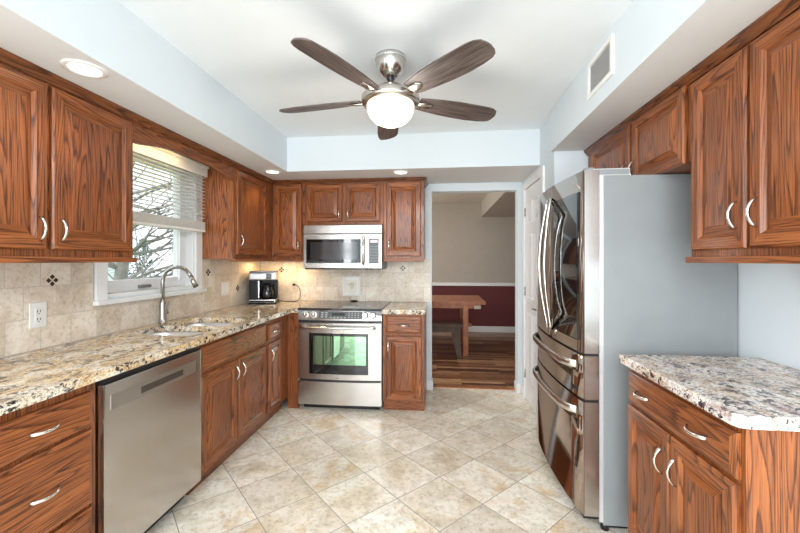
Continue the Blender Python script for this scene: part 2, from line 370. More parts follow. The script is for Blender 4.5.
MB().box(gx+.02, gx+.04, 2.34, 2.44, 1.165, 1.185, plain('grey_latch', (.25, .25, .24), .4, .6), .004).build('latch', sash)

struct('window_added', MB().box(XL-.02, XL+.015, -1.77, -1.7, .94, 2.15, WHITE).box(XL-.02, XL+.015, -.5, -.43, .94, 2.15, WHITE).box(XL-.02, XL+.015, -1.7, -.5, .94, 1.0, WHITE).box(XL-.02, XL+.015, -1.7, -.5, 2.1, 2.149, WHITE).box(XL-.06, XL-.03, -1.7, -.5, 1.53, 1.57, WHITE))  # extra window out of view, added to brighten the right wall
bl = thing('window_blind', 'white horizontal blind pulled halfway down over the sink window', 'blind', (XL+.055, 2.44, 2.06))
MB().box(.005, .02, -.45, .455, -.035, .055, BLINDM, .004).box(.0, .028, -.455, .46, .035, .055, BLINDM, .003).build('blind_valance', bl)
MB().box(-.035, .003, -.44, .44, -.01, .035, BLINDM).build('headrail', bl)
f = MB(); M0 = Matrix.Rotation(math.radians(3), 4, 'Y')
for k in range(13):
    z = -.045-.027*k
    f.box(-.022, .022, -.435, .435, -.0012, .0012, BLINDM, M=Matrix.Translation((-.012, 0, z)) @ M0)
f.build('slats', bl)
f = MB()
for k in range(10): f.box(-.036, .012, -.437, .437, -.405-.0075*k-.0024, -.405-.0075*k+.0024, BLINDM)
f.build('stacked_slats', bl)
MB().box(-.037, .014, -.438, .438, -.482, -.463, BLINDM, .005).build('bottom_rail', bl)
for y in (-.3, 0, .3): MB().cyl((.014, y, 0), (.014, y, -.465), .0012, .0012, BLINDM, 6).build('ladder_cord', bl)

LAWN = plain('lawn_green', (.16, .30, .09), .9, noise_amt=.4); BARK = plain('grey_bark', (.33, .31, .28), .9, noise_amt=.3)
struct('ground_outside', MB().box(-40, -2.2, -15, 35, -.75, -.7, LAWN))
tr = thing('bare_tree', 'bare grey tree spreading its branches outside the sink window', 'tree', (-5.6, 6.1, -.7))
f = MB(); f.sweep([(0, 0, 0), (.02, .03, .7), (-.03, 0, 1.4), (.05, .05, 2.2), (0, 0, 3.4)], [.16, .13, .11, .09, .04], [.16, .13, .11, .09, .04], BARK); f.build('trunk', tr)
f = MB()
def branch(p, d, r, L, depth):
    pts = [p]; q = p.copy(); dd = d.copy()
    for k in range(5):
        dd = (dd+Vector((random.uniform(-.35, .35), random.uniform(-.35, .35), random.uniform(-.22, .28)))*.6).normalized(); q = q+dd*L/5; pts.append(q.copy())
    f.sweep(pts, [r*(1-.14*k) for k in range(6)], [r*(1-.14*k) for k in range(6)], BARK, n=5)
    if depth > 0:
        for k in (2, 3, 4, 5):
            d2 = (dd+Vector((random.uniform(-1, 1), random.uniform(-1, 1), random.uniform(-.6, .6)))).normalized(); branch(pts[k], d2, r*.5, L*.68, depth-1)
for z in (1.3, 1.6, 1.9, 2.1, 2.4, 2.7, 3.0, 3.2):
    for k in range(3):
        a = random.uniform(0, 2*PI); branch(Vector((0, 0, z)), Vector((math.cos(a), math.sin(a), .35)).normalized(), .034, 1.5, 2)
f.build('branches', tr)
hs = thing('garden_shed', 'white garden building with a grey roof beyond the window', 'shed', (-10.4, 9.0, -.7))
MB().box(-1.2, 1.2, -1.0, 1.0, 0, 2.1, plain('white_siding', (.78, .82, .84), .6)).build('wall', hs)
MB().prism([(-1.15, 2.1), (1.15, 2.1), (0, 2.75)], -1.3, 1.3, plain('grey_roof', (.45, .47, .5), .8), 'x').build('roof', hs)
EVG = plain('evergreen_leaf', (.05, .16, .08), .8, noise_amt=.5)
for k, (x, y, h, r) in enumerate(((-9.5, 11.2, 2.6, .75), (-7.6, 10.9, 2.0, .7))):
    f = MB()
    for q in range(700):
        t = random.random(); z = .1+t*h; rr = r*(1-t)**.6*random.uniform(.6, 1); a = random.uniform(0, 2*PI)
        c = Vector((rr*math.cos(a), rr*math.sin(a), z)); s_ = .07
        vs = [f.bm.verts.new(c+Vector([random.uniform(-s_, s_) for _ in range(3)])) for _ in range(3)]
        f._set([f.bm.faces.new(vs)], EVG)
    o = f.build('evergreen_shrub', loc=(x, y, -.7)); tag(o, ('taller dark green shrub outside, left of the other one', 'shorter dark green shrub outside, right of the taller one')[k], 'shrub', 'garden shrubs')

# ------------------------------------------------------------------ cabinets
def pull(parent, x, z, y, vertical, L=.098):
    f = MB(); pts = []; N = 10
    for k in range(N+1):
        t = k/N; a = (t-.5)*L; out = -.004-.026*math.sin(PI*t)**.75
        pts.append((x, y+out, z+a) if vertical else (x+a, y+out, z))
    wd = [.0075-.0022*math.sin(PI*k/N) for k in range(N+1)]; th = [.0042]*(N+1)
    f.sweep(pts, wd, th, NICKEL, side=(1, 0, 0) if vertical else (0, 0, 1), n=10)
    return f.build('handle', parent)
def door(parent, x0, x1, z0, z1, hx=None, hz=None, fr=.052):
    f = MB()
    f.panel(x0, x1, z0, z1, [(0, -.013), (.006, -.020), (fr-.006, -.020), (fr, -.014), (fr+.006, -.0085), (fr+.010, -.0085), (fr+.036, -.0185), (fr+.040, -.0195)], OAKV, OAKH)
    d = f.build('door', parent)
    if hx is not None: pull(d, hx, hz, -.020, True)
    return d
def drawer(parent, x0, x1, z0, z1, hs=(), name='drawer'):
    f = MB(); f.panel(x0, x1, z0, z1, [(0, -.011), (.006, -.016), (.014, -.018), (.018, -.020)], OAKV, OAKH, mc=OAKH)
    d = f.build(name, parent)
    for hx in hs: pull(d, hx, (z0+z1)/2, -.020, False)
    return d
def base_body(parent, w, d, toe=.09, ztop=.875):
    f = MB().box(0, w, 0, .02, .10, ztop, OAKV).box(0, .018, .02, d, .10, ztop, OAKV).box(w-.018, w, .02, d, .10, ztop, OAKV)
    f.box(.018, w-.018, d-.01, d, .1, ztop, OAKV).box(.018, w-.018, .02, d-.01, .10, .118, OAKV).box(0, w, toe-.03, d, 0, .1, OAKH)
    f.build('body', parent)
def upper_body(parent, w, d, h, rail=True):
    MB().box(0, w, 0, d, 0, h, OAKV).build('body', parent)
    if rail: MB().box(-.001, w+.001, -.026, .02, -.022, .004, OAKH, .006).build('light_rail', parent)

BD = .585; XF = -1.355   # left base fronts: frame plane
L90 = PI/2; R90 = -PI/2
# left base run
c = thing('base_cabinet', 'oak drawer cabinet left of the dishwasher, three stacked drawers with arched pulls', 'cabinet', (XF-.02, .72, 0), L90)
base_body(c, .662, BD-.02)
for z0, z1 in ((.70, .835), (.395, .685), (.125, .38)): drawer(c, .03, .637, z0, z1, (.445,))
c = thing('base_cabinet', 'oak sink base cabinet with two doors and a false drawer front, beside the dishwasher', 'cabinet', (XF-.02, 2.03, 0), L90)
base_body(c, .84, BD-.02)
drawer(c, .008, .825, .70, .85, (), 'false_front')
door(c, .008, .398, .125, .68, .365, .60); door(c, .415, .825, .125, .68, .448, .60)
c = thing('base_cabinet', 'narrow oak base cabinet in the left corner, one small drawer over one door', 'cabinet', (XF-.02, 2.872, 0), L90)
base_body(c, .45, BD-.02)
drawer(c, .025, .27, .70, .83, (.15,)); door(c, .025, .27, .125, .68, .055, .585, .045)
MB().box(XF-.02, -1.275, 3.325, 3.345, .0, .875, OAKV).build('filler_panel', c).matrix_parent_inverse = (Matrix.Translation((XF-.02, 2.872, 0)) @ Matrix.Rotation(L90, 4, 'Z')).inverted()
# base cabinet right of the range
c = thing('base_cabinet', 'narrow oak base cabinet between the range and the doorway, drawer over single door', 'cabinet', (-.497, 3.325, 0))
base_body(c, .367, .61)
drawer(c, .028, .345, .705, .855, (.187,)); door(c, .028, .345, .115, .685, .052, .59, .05)
# right base cabinet beside the refrigerator
c = thing('base_cabinet', 'oak base cabinet under the rose granite top beside the refrigerator, wide drawer over two doors', 'cabinet', (.87, 1.83, 0), R90)
f = MB().box(0, .66, 0, .555, .10, .875, OAKV).box(.642, .66, .06, .555, 0, .1, OAKV).box(0, .642, .07, .085, 0, .1, OAKH)
f.build('body', c)
drawer(c, .02, .644, .715, .85, (.155, .49)); door(c, .02, .326, .12, .70, .292, .585); door(c, .338, .644, .12, .70, .376, .585)

# upper cabinets, left wall
UD = .283; UX = -1.665; UZ = 1.362; UH = 2.13-UZ
def upper(label, loc, rz, w, d, z0, h, doors, rail=True, grp=None):
    c = thing('wall_cabinet', label, 'cabinet', (loc[0], loc[1], z0), rz, grp)
    upper_body(c, w, d, h, rail)
    for a in doors: door(c, *a)
    return c
upper('large oak wall cabinet on the left wall, two raised-panel doors, left of the window', (UX, .96, 0), L90, .94, UD, UZ, UH, [(.025, .475, .035, .735, .44, .12), (.495, .918, .035, .735, .527, .12)])
upper('oak wall cabinet in the left corner with one door, right of the window', (UX, 2.912, 0), L90, .718, UD, UZ, UH, [(.035, .575, .035, .735, .07, .155)])
# back wall
UY = 3.63
upper('narrow oak wall cabinet left of the microwave, handle on its right edge', (-1.663, UY, 0), 0, .343, .31, UZ, UH, [(.012, .312, .03, .745, .285, .13)])
upper('short oak wall cabinet above the microwave with two small doors', (-1.318, UY, 0), 0, .78, .31, 1.70, 2.13-1.70, [(.016, .375, .03, .40, .348, .105, .045), (.41, .75, .03, .40, .437, .105, .045)], False)
upper('oak wall cabinet right of the microwave beside the doorway, handle on its left edge', (-.536, UY, 0), 0, .39, .31, UZ, UH, [(.03, .362, .03, .745, .058, .13)])
# right wall
RX = 1.077
upper('tall oak wall cabinet with two doors above the rose granite counter', (RX, 1.735, 0), R90, .63, .35, UZ, UH, [(.022, .308, .03, .735, .272, .15), (.324, .61, .03, .735, .358, .15)])
upper('short oak wall cabinet above the refrigerator with two small doors', (RX, 2.86, 0), R90, 1.12, .35, 1.776, 2.13-1.776, [(.1, .625, -.004, .335, .59, .07, .045), (.655, 1.10, -.004, .335, .69, .07, .045)], False)

def crown(name, label, pts, out):
    """run of crown moulding along pts (x,y); out = outward unit vector per point"""
    prof = [(0, 2.108), (.008, 2.108), (.012, 2.118), (.026, 2.132), (.030, 2.134), (.030, 2.149), (0, 2.149)]
    f = MB(); R = []
    for (x, y), (ox, oy) in zip(pts, out): R.append([f.bm.verts.new((x+ox*a, y+oy*a, z)) for a, z in prof])
    n = len(prof)
    for A, B in zip(R, R[1:]): f._set([f.bm.faces.new((A[i], A[(i+1) % n], B[(i+1) % n], B[i])) for i in range(n)], OAKC if abs(A[0].co.x-B[0].co.x) < .01 else OAKD)
    f._set([f.bm.faces.new(R[0]), f.bm.faces.new(R[-1][::-1])], OAKD)
    return tag(f.build(name), label, 'moulding')
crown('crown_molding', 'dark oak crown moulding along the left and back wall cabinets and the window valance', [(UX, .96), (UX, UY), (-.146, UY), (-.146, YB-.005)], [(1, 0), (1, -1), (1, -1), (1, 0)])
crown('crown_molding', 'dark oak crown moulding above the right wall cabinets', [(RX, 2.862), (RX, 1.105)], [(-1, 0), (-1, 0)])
# window valance
f = MB(); top = [(1.902, 2.13), (2.910, 2.13)]; arc = []
for k in range(25):
    t = k/24; y = 2.910-t*1.008; e = min(t, 1-t); z = 2.0 if e < .05 else 2.0+.045*math.sin(min(1, (e-.05)/.33)*PI/2)
    arc.append((y, z))
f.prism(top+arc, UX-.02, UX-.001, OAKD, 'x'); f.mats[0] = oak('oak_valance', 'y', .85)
tag(f.build('window_valance'), 'arched oak valance board bridging the cabinets over the sink window', 'valance')
lt = thing('valance_light', 'lit warm fluorescent fixture behind the valance over the sink window', 'light', (-1.78, 2.36, 2.15))
MB().box(-.07, .07, -.33, .33, -.02, 0, WHITE, .004).build('housing', lt)
MB().box(-.05, .05, -.30, .2, -.045, -.02, emit('warm_diffuser', (1, .78, .38), 2.2), .01).build('diffuser', lt)
area('valance_lamp', (-1.78, 2.31, 2.10), (0, 0, 0), .1, .5, .6, (1, .8, .5))

# ------------------------------------------------------------------ countertops and sink
CT0, CT1 = .878, .915
def counter(name, label, poly, m, holes=()):
    f = MB(); f.prism(poly, CT0, CT1, m)
    es = [e for e in f.bm.edges if abs(e.verts[0].co.z-e.verts[1].co.z) < 1e-6 and e.verts[0].co.z > CT0+.01]
    bmesh.ops.bevel(f.bm, geom=es, offset=.006, segments=3, affect='EDGES', profile=.6)
    o = f.build(name)
    for h in holes:
        x0, x1, y0, y1, r = h; pl = []
        for cx, cy, a0 in ((x1-r, y1-r, 0), (x0+r, y1-r, 90), (x0+r, y0+r, 180), (x1-r, y0+r, 270)):
            for k in range(7): a = math.radians(a0+15*k); pl.append((cx+r*math.cos(a), cy+r*math.sin(a)))
        cu = MB().prism(pl, .8, 1.0, m).build('cutter')
        md = o.modifiers.new('b', 'BOOLEAN'); md.object = cu; md.operation = 'DIFFERENCE'; md.solver = 'EXACT'
        dg = bpy.context.evaluated_depsgraph_get(); dg.update(); me = bpy.data.meshes.new_from_object(o.evaluated_get(dg))
        o.modifiers.clear(); o.data = me; bpy.data.objects.remove(cu)
    return tag(o, label, 'countertop')
B1 = (-1.855, -1.405, 2.04, 2.345, .09); B2 = (-1.855, -1.405, 2.365, 2.70, .09)
counter('countertop', 'gold and black speckled granite worktop along the left wall holding the sink',
        [(XL+.002, .70), (-1.325, .70), (-1.325, 3.27), (-1.31, 3.292), (-1.274, 3.295), (-1.274, YB-.002), (XL+.002, YB-.002)], GRAN, (B1, B2))
counter('countertop', 'small gold granite worktop between the range and the doorway', [(-.502, 3.293), (-.122, 3.293), (-.122, YB-.002), (-.502, YB-.002)], GRAN)
counter('countertop', 'rose and cream veined granite worktop beside the refrigerator', [(.834, 1.85), (.834, 1.175), (.842, 1.157), (.862, 1.148), (XR-.002, 1.148), (XR-.002, 1.85)], GRANR)
sk = thing('kitchen_sink', 'double-bowl stainless steel sink set under the left granite worktop', 'sink', (-1.6275, 2.3575, CT0))
SINKM = plain('sink_steel', (.80, .80, .79), .38, .85)
for x0, x1, y0, y1, r in (B1, B2):
    f = MB(); prev = None
    for ins, z in ((-.012, -.002), (-.004, -.002), (0, -.006), (.003, -.03), (.012, -.15), (.03, -.175), (.06, -.178)):
        X0, X1, Y0, Y1 = x0+ins+1.6275, x1-ins+1.6275, y0+ins-2.3575, y1-ins-2.3575; pl = []
        rr = max(.02, r-ins*.6)
        for cx, cy, a0 in ((X1-rr, Y1-rr, 0), (X0+rr, Y1-rr, 90), (X0+rr, Y0+rr, 180), (X1-rr, Y0+rr, 270)):
            for k in range(7): a = math.radians(a0+15*k); pl.append(f.bm.verts.new((cx+rr*math.cos(a), cy+rr*math.sin(a), z)))
        if prev: f._set([f.bm.faces.new((prev[i], prev[(i+1) % 28], pl[(i+1) % 28], pl[i])) for i in range(28)], SINKM, True)
        prev = pl
    f._set([f.bm.faces.new(prev)], SINKM)
    bo = f.build('sink_bowl', sk)
    MB().cyl(((x0+x1)/2+1.6275, (y0+y1)/2-2.3575, -.1775), ((x0+x1)/2+1.6275, (y0+y1)/2-2.3575, -.174), .04, .036, CHROME).build('drain', bo)
fa = thing('faucet', 'brushed nickel gooseneck faucet behind the sink', 'faucet', (-1.905, 2.43, CT1))
FN = plain('faucet_nickel', (.44, .42, .395), .25, 1, noise_amt=.02)
MB().lathe([(0, 0), (.029, 0), (.029, .008), (.025, .012), (.022, .05), (.021, .13), (.017, .15), (.0145, .16), (0, .16)], FN).build('base', fa)
pts = [(0, 0, .15), (0, 0, .285)]
for k in range(1, 13): a = PI-PI*k/12*.88; pts.append((.108+.108*math.cos(a), .0, .285+.105*math.sin(a)))
f = MB().sweep(pts, .0125, .0125, FN, side=(0, 1, 0), n=14); f.build('spout', fa)
e = Vector(pts[-1]); d = (Vector(pts[-1])-Vector(pts[-2])).normalized()
MB().cyl(e-d*.005, e+d*.075, .0145, .018, FN).cyl(e+d*.075, e+d*.08, .016, .015, BLACK).build('spray_head', fa)
MB().cyl((0, .018, .07), (0, .045, .07), .014, .013, FN).sweep([(0, .036, .07), (.002, .045, .10), (.004, .055, .145)], [.006, .005, .004], [.005, .004, .003], FN, side=(1, 0, 0)).build('lever', fa)

# ------------------------------------------------------------------ backsplash and plates
bs = tag(MB().box(XL+.0005, XL+.010, .70, 1.935, CT1+.001, UZ-.002, splash('travertine_left', 'y', (.05, .0))).box(XL+.0005, XL+.010, 2.93, YB-.012, CT1+.001, UZ-.002, splash('travertine_left_b', 'y', (.05, 0))).box(XL+.0005, XL+.010, 1.935, 2.93, CT1+.001, 1.093, splash('travertine_left_c', 'y', (.05, 0))).build('backsplash'),
         'beige stone tile backsplash on the left wall under the window', 'backsplash')
bb = tag(MB().box(XL+.012, -.09, YB-.010, YB-.0005, CT1+.001, UZ-.002, splash('travertine_back', 'x', (.03, 0))).build('backsplash'), 'beige stone tile backsplash on the back wall behind the range', 'backsplash')
def accent(parent, p, u, n, small=False):
    s = .011 if not small else .009; p, u, n = Vector(p), Vector(u), Vector(n); z = Vector((0, 0, 1))
    for a, b in ((-.018, 0), (0, .018), (.018, 0), (0, -.018)):
        f = MB(); c = p+u*a+z*b
        A = [f.bm.verts.new(c+q) for q in (u*s*1.1, z*s*1.1, -u*s*1.1, -z*s*1.1)]; B = [f.bm.verts.new(v.co+n*.003) for v in A]
        f._set([f.bm.faces.new(B), f.bm.faces.new(A[::-1])]+[f.bm.faces.new((A[i], A[(i+1) % 4], B[(i+1) % 4], B[i])) for i in range(4)], DARKT)
        f.build('accent_diamond', parent)
for y, z in ((1.71, 1.25), (3.0, 1.25), (3.47, 1.085)): accent(bs, (XL+.010, y, z), (0, 1, 0), (1, 0, 0))
for x, z in ((-.377, 1.268), (-1.70, 1.25)): accent(bb, (x, YB-.010, z), (1, 0, 0), (0, -1, 0))
def plate(label, loc, rz, m, w=.078, h=.122, kind='outlet', name='wall_outlet', cat='outlet'):
    t = thing(name, label, cat, loc, rz)
    MB().box(-w/2, w/2, -.006, 0, -h/2, h/2, m, .003).build('cover_plate', t)
    if kind == 'outlet':
        MB().box(-.017, .017, -.008, -.004, -.034, .034, m, .002).build('receptacle', t)
        for zz in (-.019, .019): MB().box(-.008, -.005, -.0088, -.007, zz-.006, zz+.006, BLACK).box(.005, .008, -.0088, -.007, zz-.006, zz+.006, BLACK).cyl((0, -.007, zz-.012), (0, -.0088, zz-.012), .0028, .0028, BLACK, 10).build('slots', t)
    elif kind == 'switch':
        k = w/.078
        for i in range(int(round(k*1.0)) if w > .1 else 1):
            x = 0 if w < .1 else (-.023+.046*i)
            MB().box(x-.016, x+.016, -.009, -.004, -.033, .033, m, .002).build('rocker', t)
    return t
plate('white outlet on the left backsplash nearest the camera', (XL+.0105, 1.64, 1.085), L90, WHITEPL)
plate('almond switch plate half hidden behind the faucet', (XL+.0105, 2.985, 1.065), L90, CREAM, .11, .12, 'switch', 'switch_plate', 'switch')
plate('white switch plate on the left backsplash, left of the coffee maker', (XL+.0105, 3.26, 1.093), L90, WHITEPL, .125, .122, 'switch', 'switch_plate', 'switch')
plate('almond outlet behind the coffee maker cord', (-1.555, YB-.0105, 1.07), 0, CREAM)
plate('almond outlet right of the range near the doorway', (-.345, YB-.0105, 1.10), 0, CREAM)
t = thing('relief_tile', 'square white framed relief tile on the wall above the range', 'tile', (-.925, YB-.0105, 1.078))
RT = plain('glazed_relief', (.76, .72, .62), .3)
f = MB(); f.panel(-.095, .095, -.105, .105, [(0, -.012), (.004, -.016), (.014, -.016), (.02, -.008), (.03, -.009)], WHITEPL, WHITEPL); f.build('frame', t)
f = MB().box(-.06, .06, -.0105, -.008, -.07, .07, RT).cyl((0, -.010, -.045), (0, -.016, .04), .005, .004, RT)
for a in (-.03, -.012, .012, .03): f.sweep([(0, -.012, -.03), (a*.7, -.014, .0), (a, -.012, .03)], .005, .003, RT, n=6)
f.box(-.022, .022, -.018, -.01, -.052, -.035, RT, .003); f.build('relief', t)

# ------------------------------------------------------------------ dishwasher
dw = thing('dishwasher', 'stainless steel dishwasher under the left worktop', 'dishwasher', (XF, 1.385, 0), L90)
Wd = .632
MB().box(.0, Wd-.005, .03, .56, .09, .872, BLACK).box(.01, Wd-.005, .09, .11, 0, .09, BLACK).build('tub', dw)
f = MB().box(.004, Wd-.003, -.012, .035, .105, .845, STEELV, .006)
dd = f.build('door', dw)
# pocket handle: recess drawn as a bowed strip with a dark scoop
f = MB(); N = 16; A = []; B = []
for k in range(N+1):
    t = k/N; x = .035+t*(Wd-.09); b = .006*math.sin(PI*t); A.append((x, .797)); B.append((x, .735-b))
f.prism(A+B[::-1], -.0145, -.0115, plain('recess_steel', (.50, .485, .46), .3, 1), 'y'); hh = f.build('handle_recess', dw)
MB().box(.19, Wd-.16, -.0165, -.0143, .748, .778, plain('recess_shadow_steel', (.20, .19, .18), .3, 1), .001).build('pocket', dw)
MB().box(.006, Wd-.005, .0, .035, .846, .868, BLACK, .003).build('control_strip', dw)

# ------------------------------------------------------------------ range
rg = thing('range', 'stainless steel slide-in electric range with black glass cooktop', 'range', (-.8875, 3.29, 0))
hw = .382
MB().box(-hw, hw, .02, .64, .05, .90, GREYP).box(-hw+.03, hw-.03, .08, .6, 0, .05, BLACK).build('body', rg)
ct = MB().box(-hw-.004, hw+.004, .01, .647, .90, .922, COOKTOP, .004).build('cooktop', rg)
RING = plain('burner_marking', (.16, .15, .145), .25)
for x, y, r in ((-.2, .2, .1), (.2, .2, .085), (-.2, .47, .08), (.2, .47, .105)):
    f = MB(); f.lathe([(r, .9222), (r+.004, .9228), (r+.008, .9222)], RING, (x, y, 0)); f.build('burner_ring', ct)
f = MB().lathe([(0, .935), (.028, .934), (.04, .928), (.042, .9222)], BLACK, (0, .60, 0)); f.build('vent_cap', ct)
def bow(x, amt=.03): return -amt*(1-(x/hw)**2)
def bowed(z0, z1, x0, x1, yb, thick, m, amt=.03, lean=0, n=14):
    f = MB(); A = [(x0+(x1-x0)*k/n) for k in range(n+1)]
    pts = [(x, yb+bow(x, amt)) for x in A]+[(x, yb+thick+bow(x, amt)) for x in A[::-1]]
    f.prism(pts, z0, z1, m)
    for fc in f.bm.faces:
        if abs(fc.normal.z) < .5: fc.smooth = False
    return f
f = bowed(.815, .905, -hw, hw, .008, .05, STEEL, .02)
for v in f.bm.verts:
    if v.co.z > .9: v.co.y += .028 if v.co.y < .045 else 0
cp = f.build('control_panel', rg)
lean = math.atan2(.028, .09)
def cpy(x, z): return .008+bow(x, .02)+.028*(z-.815)/.09
f = MB()
N = 8; P = [(-.185+.395*k/N) for k in range(N+1)]
for a, b in zip(P, P[1:]):
    vs = [f.bm.verts.new((x, cpy(x, z)-.0015, z)) for x, z in ((a, .830), (b, .830), (b, .893), (a, .893))]; f._set([f.bm.faces.new(vs)], GREYPL)
ret = bmesh.ops.extrude_face_region(f.bm, geom=list(f.bm.faces)); 
for v in [g_ for g_ in ret['geom'] if isinstance(g_, bmesh.types.BMVert)]: v.co.y += .003
f._set(f.bm.faces, GREYPL)
dpn = f.build('display_panel', cp)
MB().box(-.065, .055, cpy(0, .865)-.0035, cpy(0, .865)-.001, .853, .88, BLACK, M=None).build('clock_window', dpn)
for i in range(3):
    for j in range(2):
        x = -.165+j*.038; z = .842+i*.018; MB().box(x, x+.02, cpy(x, z)-.0035, cpy(x, z)-.001, z, z+.007, LGREY).build('button', dpn)
for i in range(4):
    for j in range(3):
        x = .085+i*.028; z = .842+j*.018; MB().box(x, x+.012, cpy(x, z)-.0035, cpy(x, z)-.001, z, z+.005, LGREY).build('button', dpn)
for i in range(5): x = -.08+i*.032; MB().box(x, x+.014, cpy(x, .84)-.0035, cpy(x, .84)-.001, .838, .845, LGREY).build('button', dpn)
for x in (-.315, -.235, .235, .305):
    z = .862; MB().cyl((x, cpy(x, z)+.002, z), (x, cpy(x, z)-.006, z+.001), .030, .029, BLACK if x > 0 else CHROME, 28).cyl((x, cpy(x, z)-.006, z), (x, cpy(x, z)-.024, z+.004), .0245, .021, CHROME, 28).box(x-.003, x+.003, cpy(x, z)-.0265, cpy(x, z)-.022, z-.015, z+.022, CHROME, .001).build('knob', cp)
MB().box(.345, .355, cpy(.35, .86)-.003, cpy(.35, .86), .85, .87, BLACK, .001).build('indicator', cp)
MB().box(-hw+.005, hw-.005, .01, .05, .79, .815, BLACK).build('gap_strip', rg)
od = bowed(.285, .79, -hw+.003, hw-.003, .012, .04, STEEL, .022).build('oven_door', rg)
def strip(x0, x1, z0, z1, off, m, name, par, amt=.022, th=.003, n=10):
    f = MB(); A = [x0+(x1-x0)*k/n for k in range(n+1)]
    f.prism([(x, .012+bow(x, amt)-off-th) for x in A] and [(x, .012+bow(x, amt)-off-th) for x in A]+[(x, .012+bow(x, amt)-off+.001) for x in A[::-1]], z0, z1, m); return f.build(name, par)
strip(-.275, .265, .335, .70, 0, BGLASS, 'window_surround', od)
strip(-.235, .245, .42, .675, .003, OVGLASS, 'oven_window', od, th=.0015)
strip(-.03, .0, .30, .306, 0, GREYPL, 'badge', od, th=.001)
pts = [(x, .012+bow(x, .022)-.048, .755) for x in [-.34+.68*k/16 for k in range(17)]]
f = MB().sweep(pts, .013, .011, CHROME, side=(0, 0, 1), n=14)
for x in (-.325, .325): f.sweep([(x, .012+bow(x, .022), .755), (x, .012+bow(x, .022)-.045, .755)], .014, .011, CHROME, side=(0, 0, 1))
f.build('handle', od)
f = bowed(.06, .265, -hw+.003, hw-.003, .012, .04, STEEL, .022)
f.build('storage_drawer', rg)
strip(-hw+.01, hw-.01, .266, .284, -.012, BLACK, 'drawer_gap', rg)

# ------------------------------------------------------------------ microwave
mw = thing('microwave', 'stainless over-the-range microwave oven above the range', 'microwave', (-.925, 3.555, 1.275))
hm = .383
MB().box(-hm, hm, .02, .38, .0, .415, GREYP).box(-hm+.01, hm-.01, .0, .36, -.012, .004, BLACK).build('body', mw)
MB().box(-hm, hm, -.012, .025, .335, .415, STEEL, .004).build('vent_hood', mw)
MB().box(-hm, hm, -.004, .022, .328, .335, BLACK).build('vent_gap', mw)
md = MB().box(-hm, .238, -.018, .022, .0, .328, STEEL, .005).build('door', mw)
mwg = MB().box(-.352, .185, -.0215, -.016, .05, .28, BGLASS, .003).build('door_window', md)
MB().box(-.31, .155, -.0225, -.021, .085, .25, plain('perforated_screen', (.035, .035, .037), .08, 0, .8)).build('screen', mwg)
f = MB().sweep([(.212, -.018, .305), (.212, -.048, .30), (.212, -.055, .17), (.212, -.048, .04), (.212, -.018, .035)], .011, .009, CHROME, side=(1, 0, 0), n=12); f.build('handle', md)
mc = MB().box(.242, hm, -.018, .022, .0, .328, STEEL, .005).build('control_panel', mw)
KEYM = plain('keypad_key', (.22, .23, .235), .4)
mk = MB().box(.262, .358, -.021, -.016, .045, .285, GREYPL, .003).build('keypad', mc)
MB().box(.278, .345, -.0225, -.0205, .245, .27, emit('pink_display', (1, .45, .5), .9)).build('display', mk)
for i in range(4):
    for j in range(6): MB().box(.275+i*.019, .287+i*.019, -.0222, -.0205, .065+j*.028, .074+j*.028, KEYM).build('key', mk)

# ------------------------------------------------------------------ coffee maker
CMB = plain('coffee_maker_black', (.010, .010, .011), .35, 0, .2)
CMS = steel('coffee_maker_steel', (.42, .41, .40), .3)
cm = thing('coffee_maker', 'black and stainless coffee maker in the corner of the worktop', 'coffee maker', (-1.775, 3.70, CT1+.002), math.radians(14))
MB().box(-.135, .125, -.10, .10, 0, .012, CMB, .006).box(-.13, .12, -.103, .09, .010, .042, STEEL, .008).build('base', cm)
MB().box(-.135, -.05, -.085, .09, .04, .24, CMB, .012).box(-.05, .12, .03, .09, .04, .24, CMB, .01).build('reservoir', cm)
MB().box(-.138, .125, -.095, .095, .235, .315, CMS, .015).box(-.13, .118, -.088, .088, .313, .328, CMB, .006).build('brew_head', cm)
MB().box(.03, .085, -.0985, -.094, .25, .30, GREYPL, .003).build('control_panel', cm)
cf = MB().lathe([(0, .043), (.052, .044), (.062, .07), (.062, .12), (.045, .16), (.043, .175)], BGLASS, (.032, -.035, 0), 28).build('carafe', cm)
MB().lathe([(.047, .172), (.048, .19), (.02, .20), (0, .20)], CMB, (.032, -.035, 0), 28).build('carafe_lid', cf)
MB().sweep([(.075, -.06, .17), (.11, -.08, .165), (.118, -.085, .11), (.095, -.075, .07)], .009, .006, CMB, side=(0, 1, 0)).build('carafe_handle', cf)
MB().box(-.045, -.035, -.10, -.085, .06, .23, CHROME, .003).build('trim_strip', cm)
Mi = (Matrix.Translation(cm.location) @ Matrix.Rotation(math.radians(14), 4, 'Z')).inverted()
P = [(-1.66, 3.76, .945), (-1.62, 3.80, .921), (-1.56, 3.82, .919), (-1.50, 3.84, .92), (-1.475, 3.88, .95), (-1.48, 3.91, 1.02), (-1.51, 3.925, 1.075), (-1.54, 3.92, 1.09), (-1.555, 3.936, 1.09)]
Q = []
for i in range(len(P)-1):
    p0, p1, p2, p3 = [Vector(P[max(0, min(len(P)-1, i+k))]) for k in (-1, 0, 1, 2)]
    for k in range(4):
        t = k/4; Q.append(.5*((2*p1)+(p2-p0)*t+(2*p0-5*p1+4*p2-p3)*t*t+(3*p1-p0-3*p2+p3)*t**3))
f = MB().sweep([Mi @ q for q in Q], .0035, .0035, BLACK, side=(.3, .5, 1), n=8); f.box(-.014, .014, -.02, .0, -.012, .012, BLACK, .004, M=Mi @ Matrix.Translation((-1.555, 3.938, 1.09)))
f.build('power_cord', cm)
uc = thing('under_cabinet_light', 'slim warm light strip under the corner wall cabinet', 'light', (-1.72, 3.72, UZ))
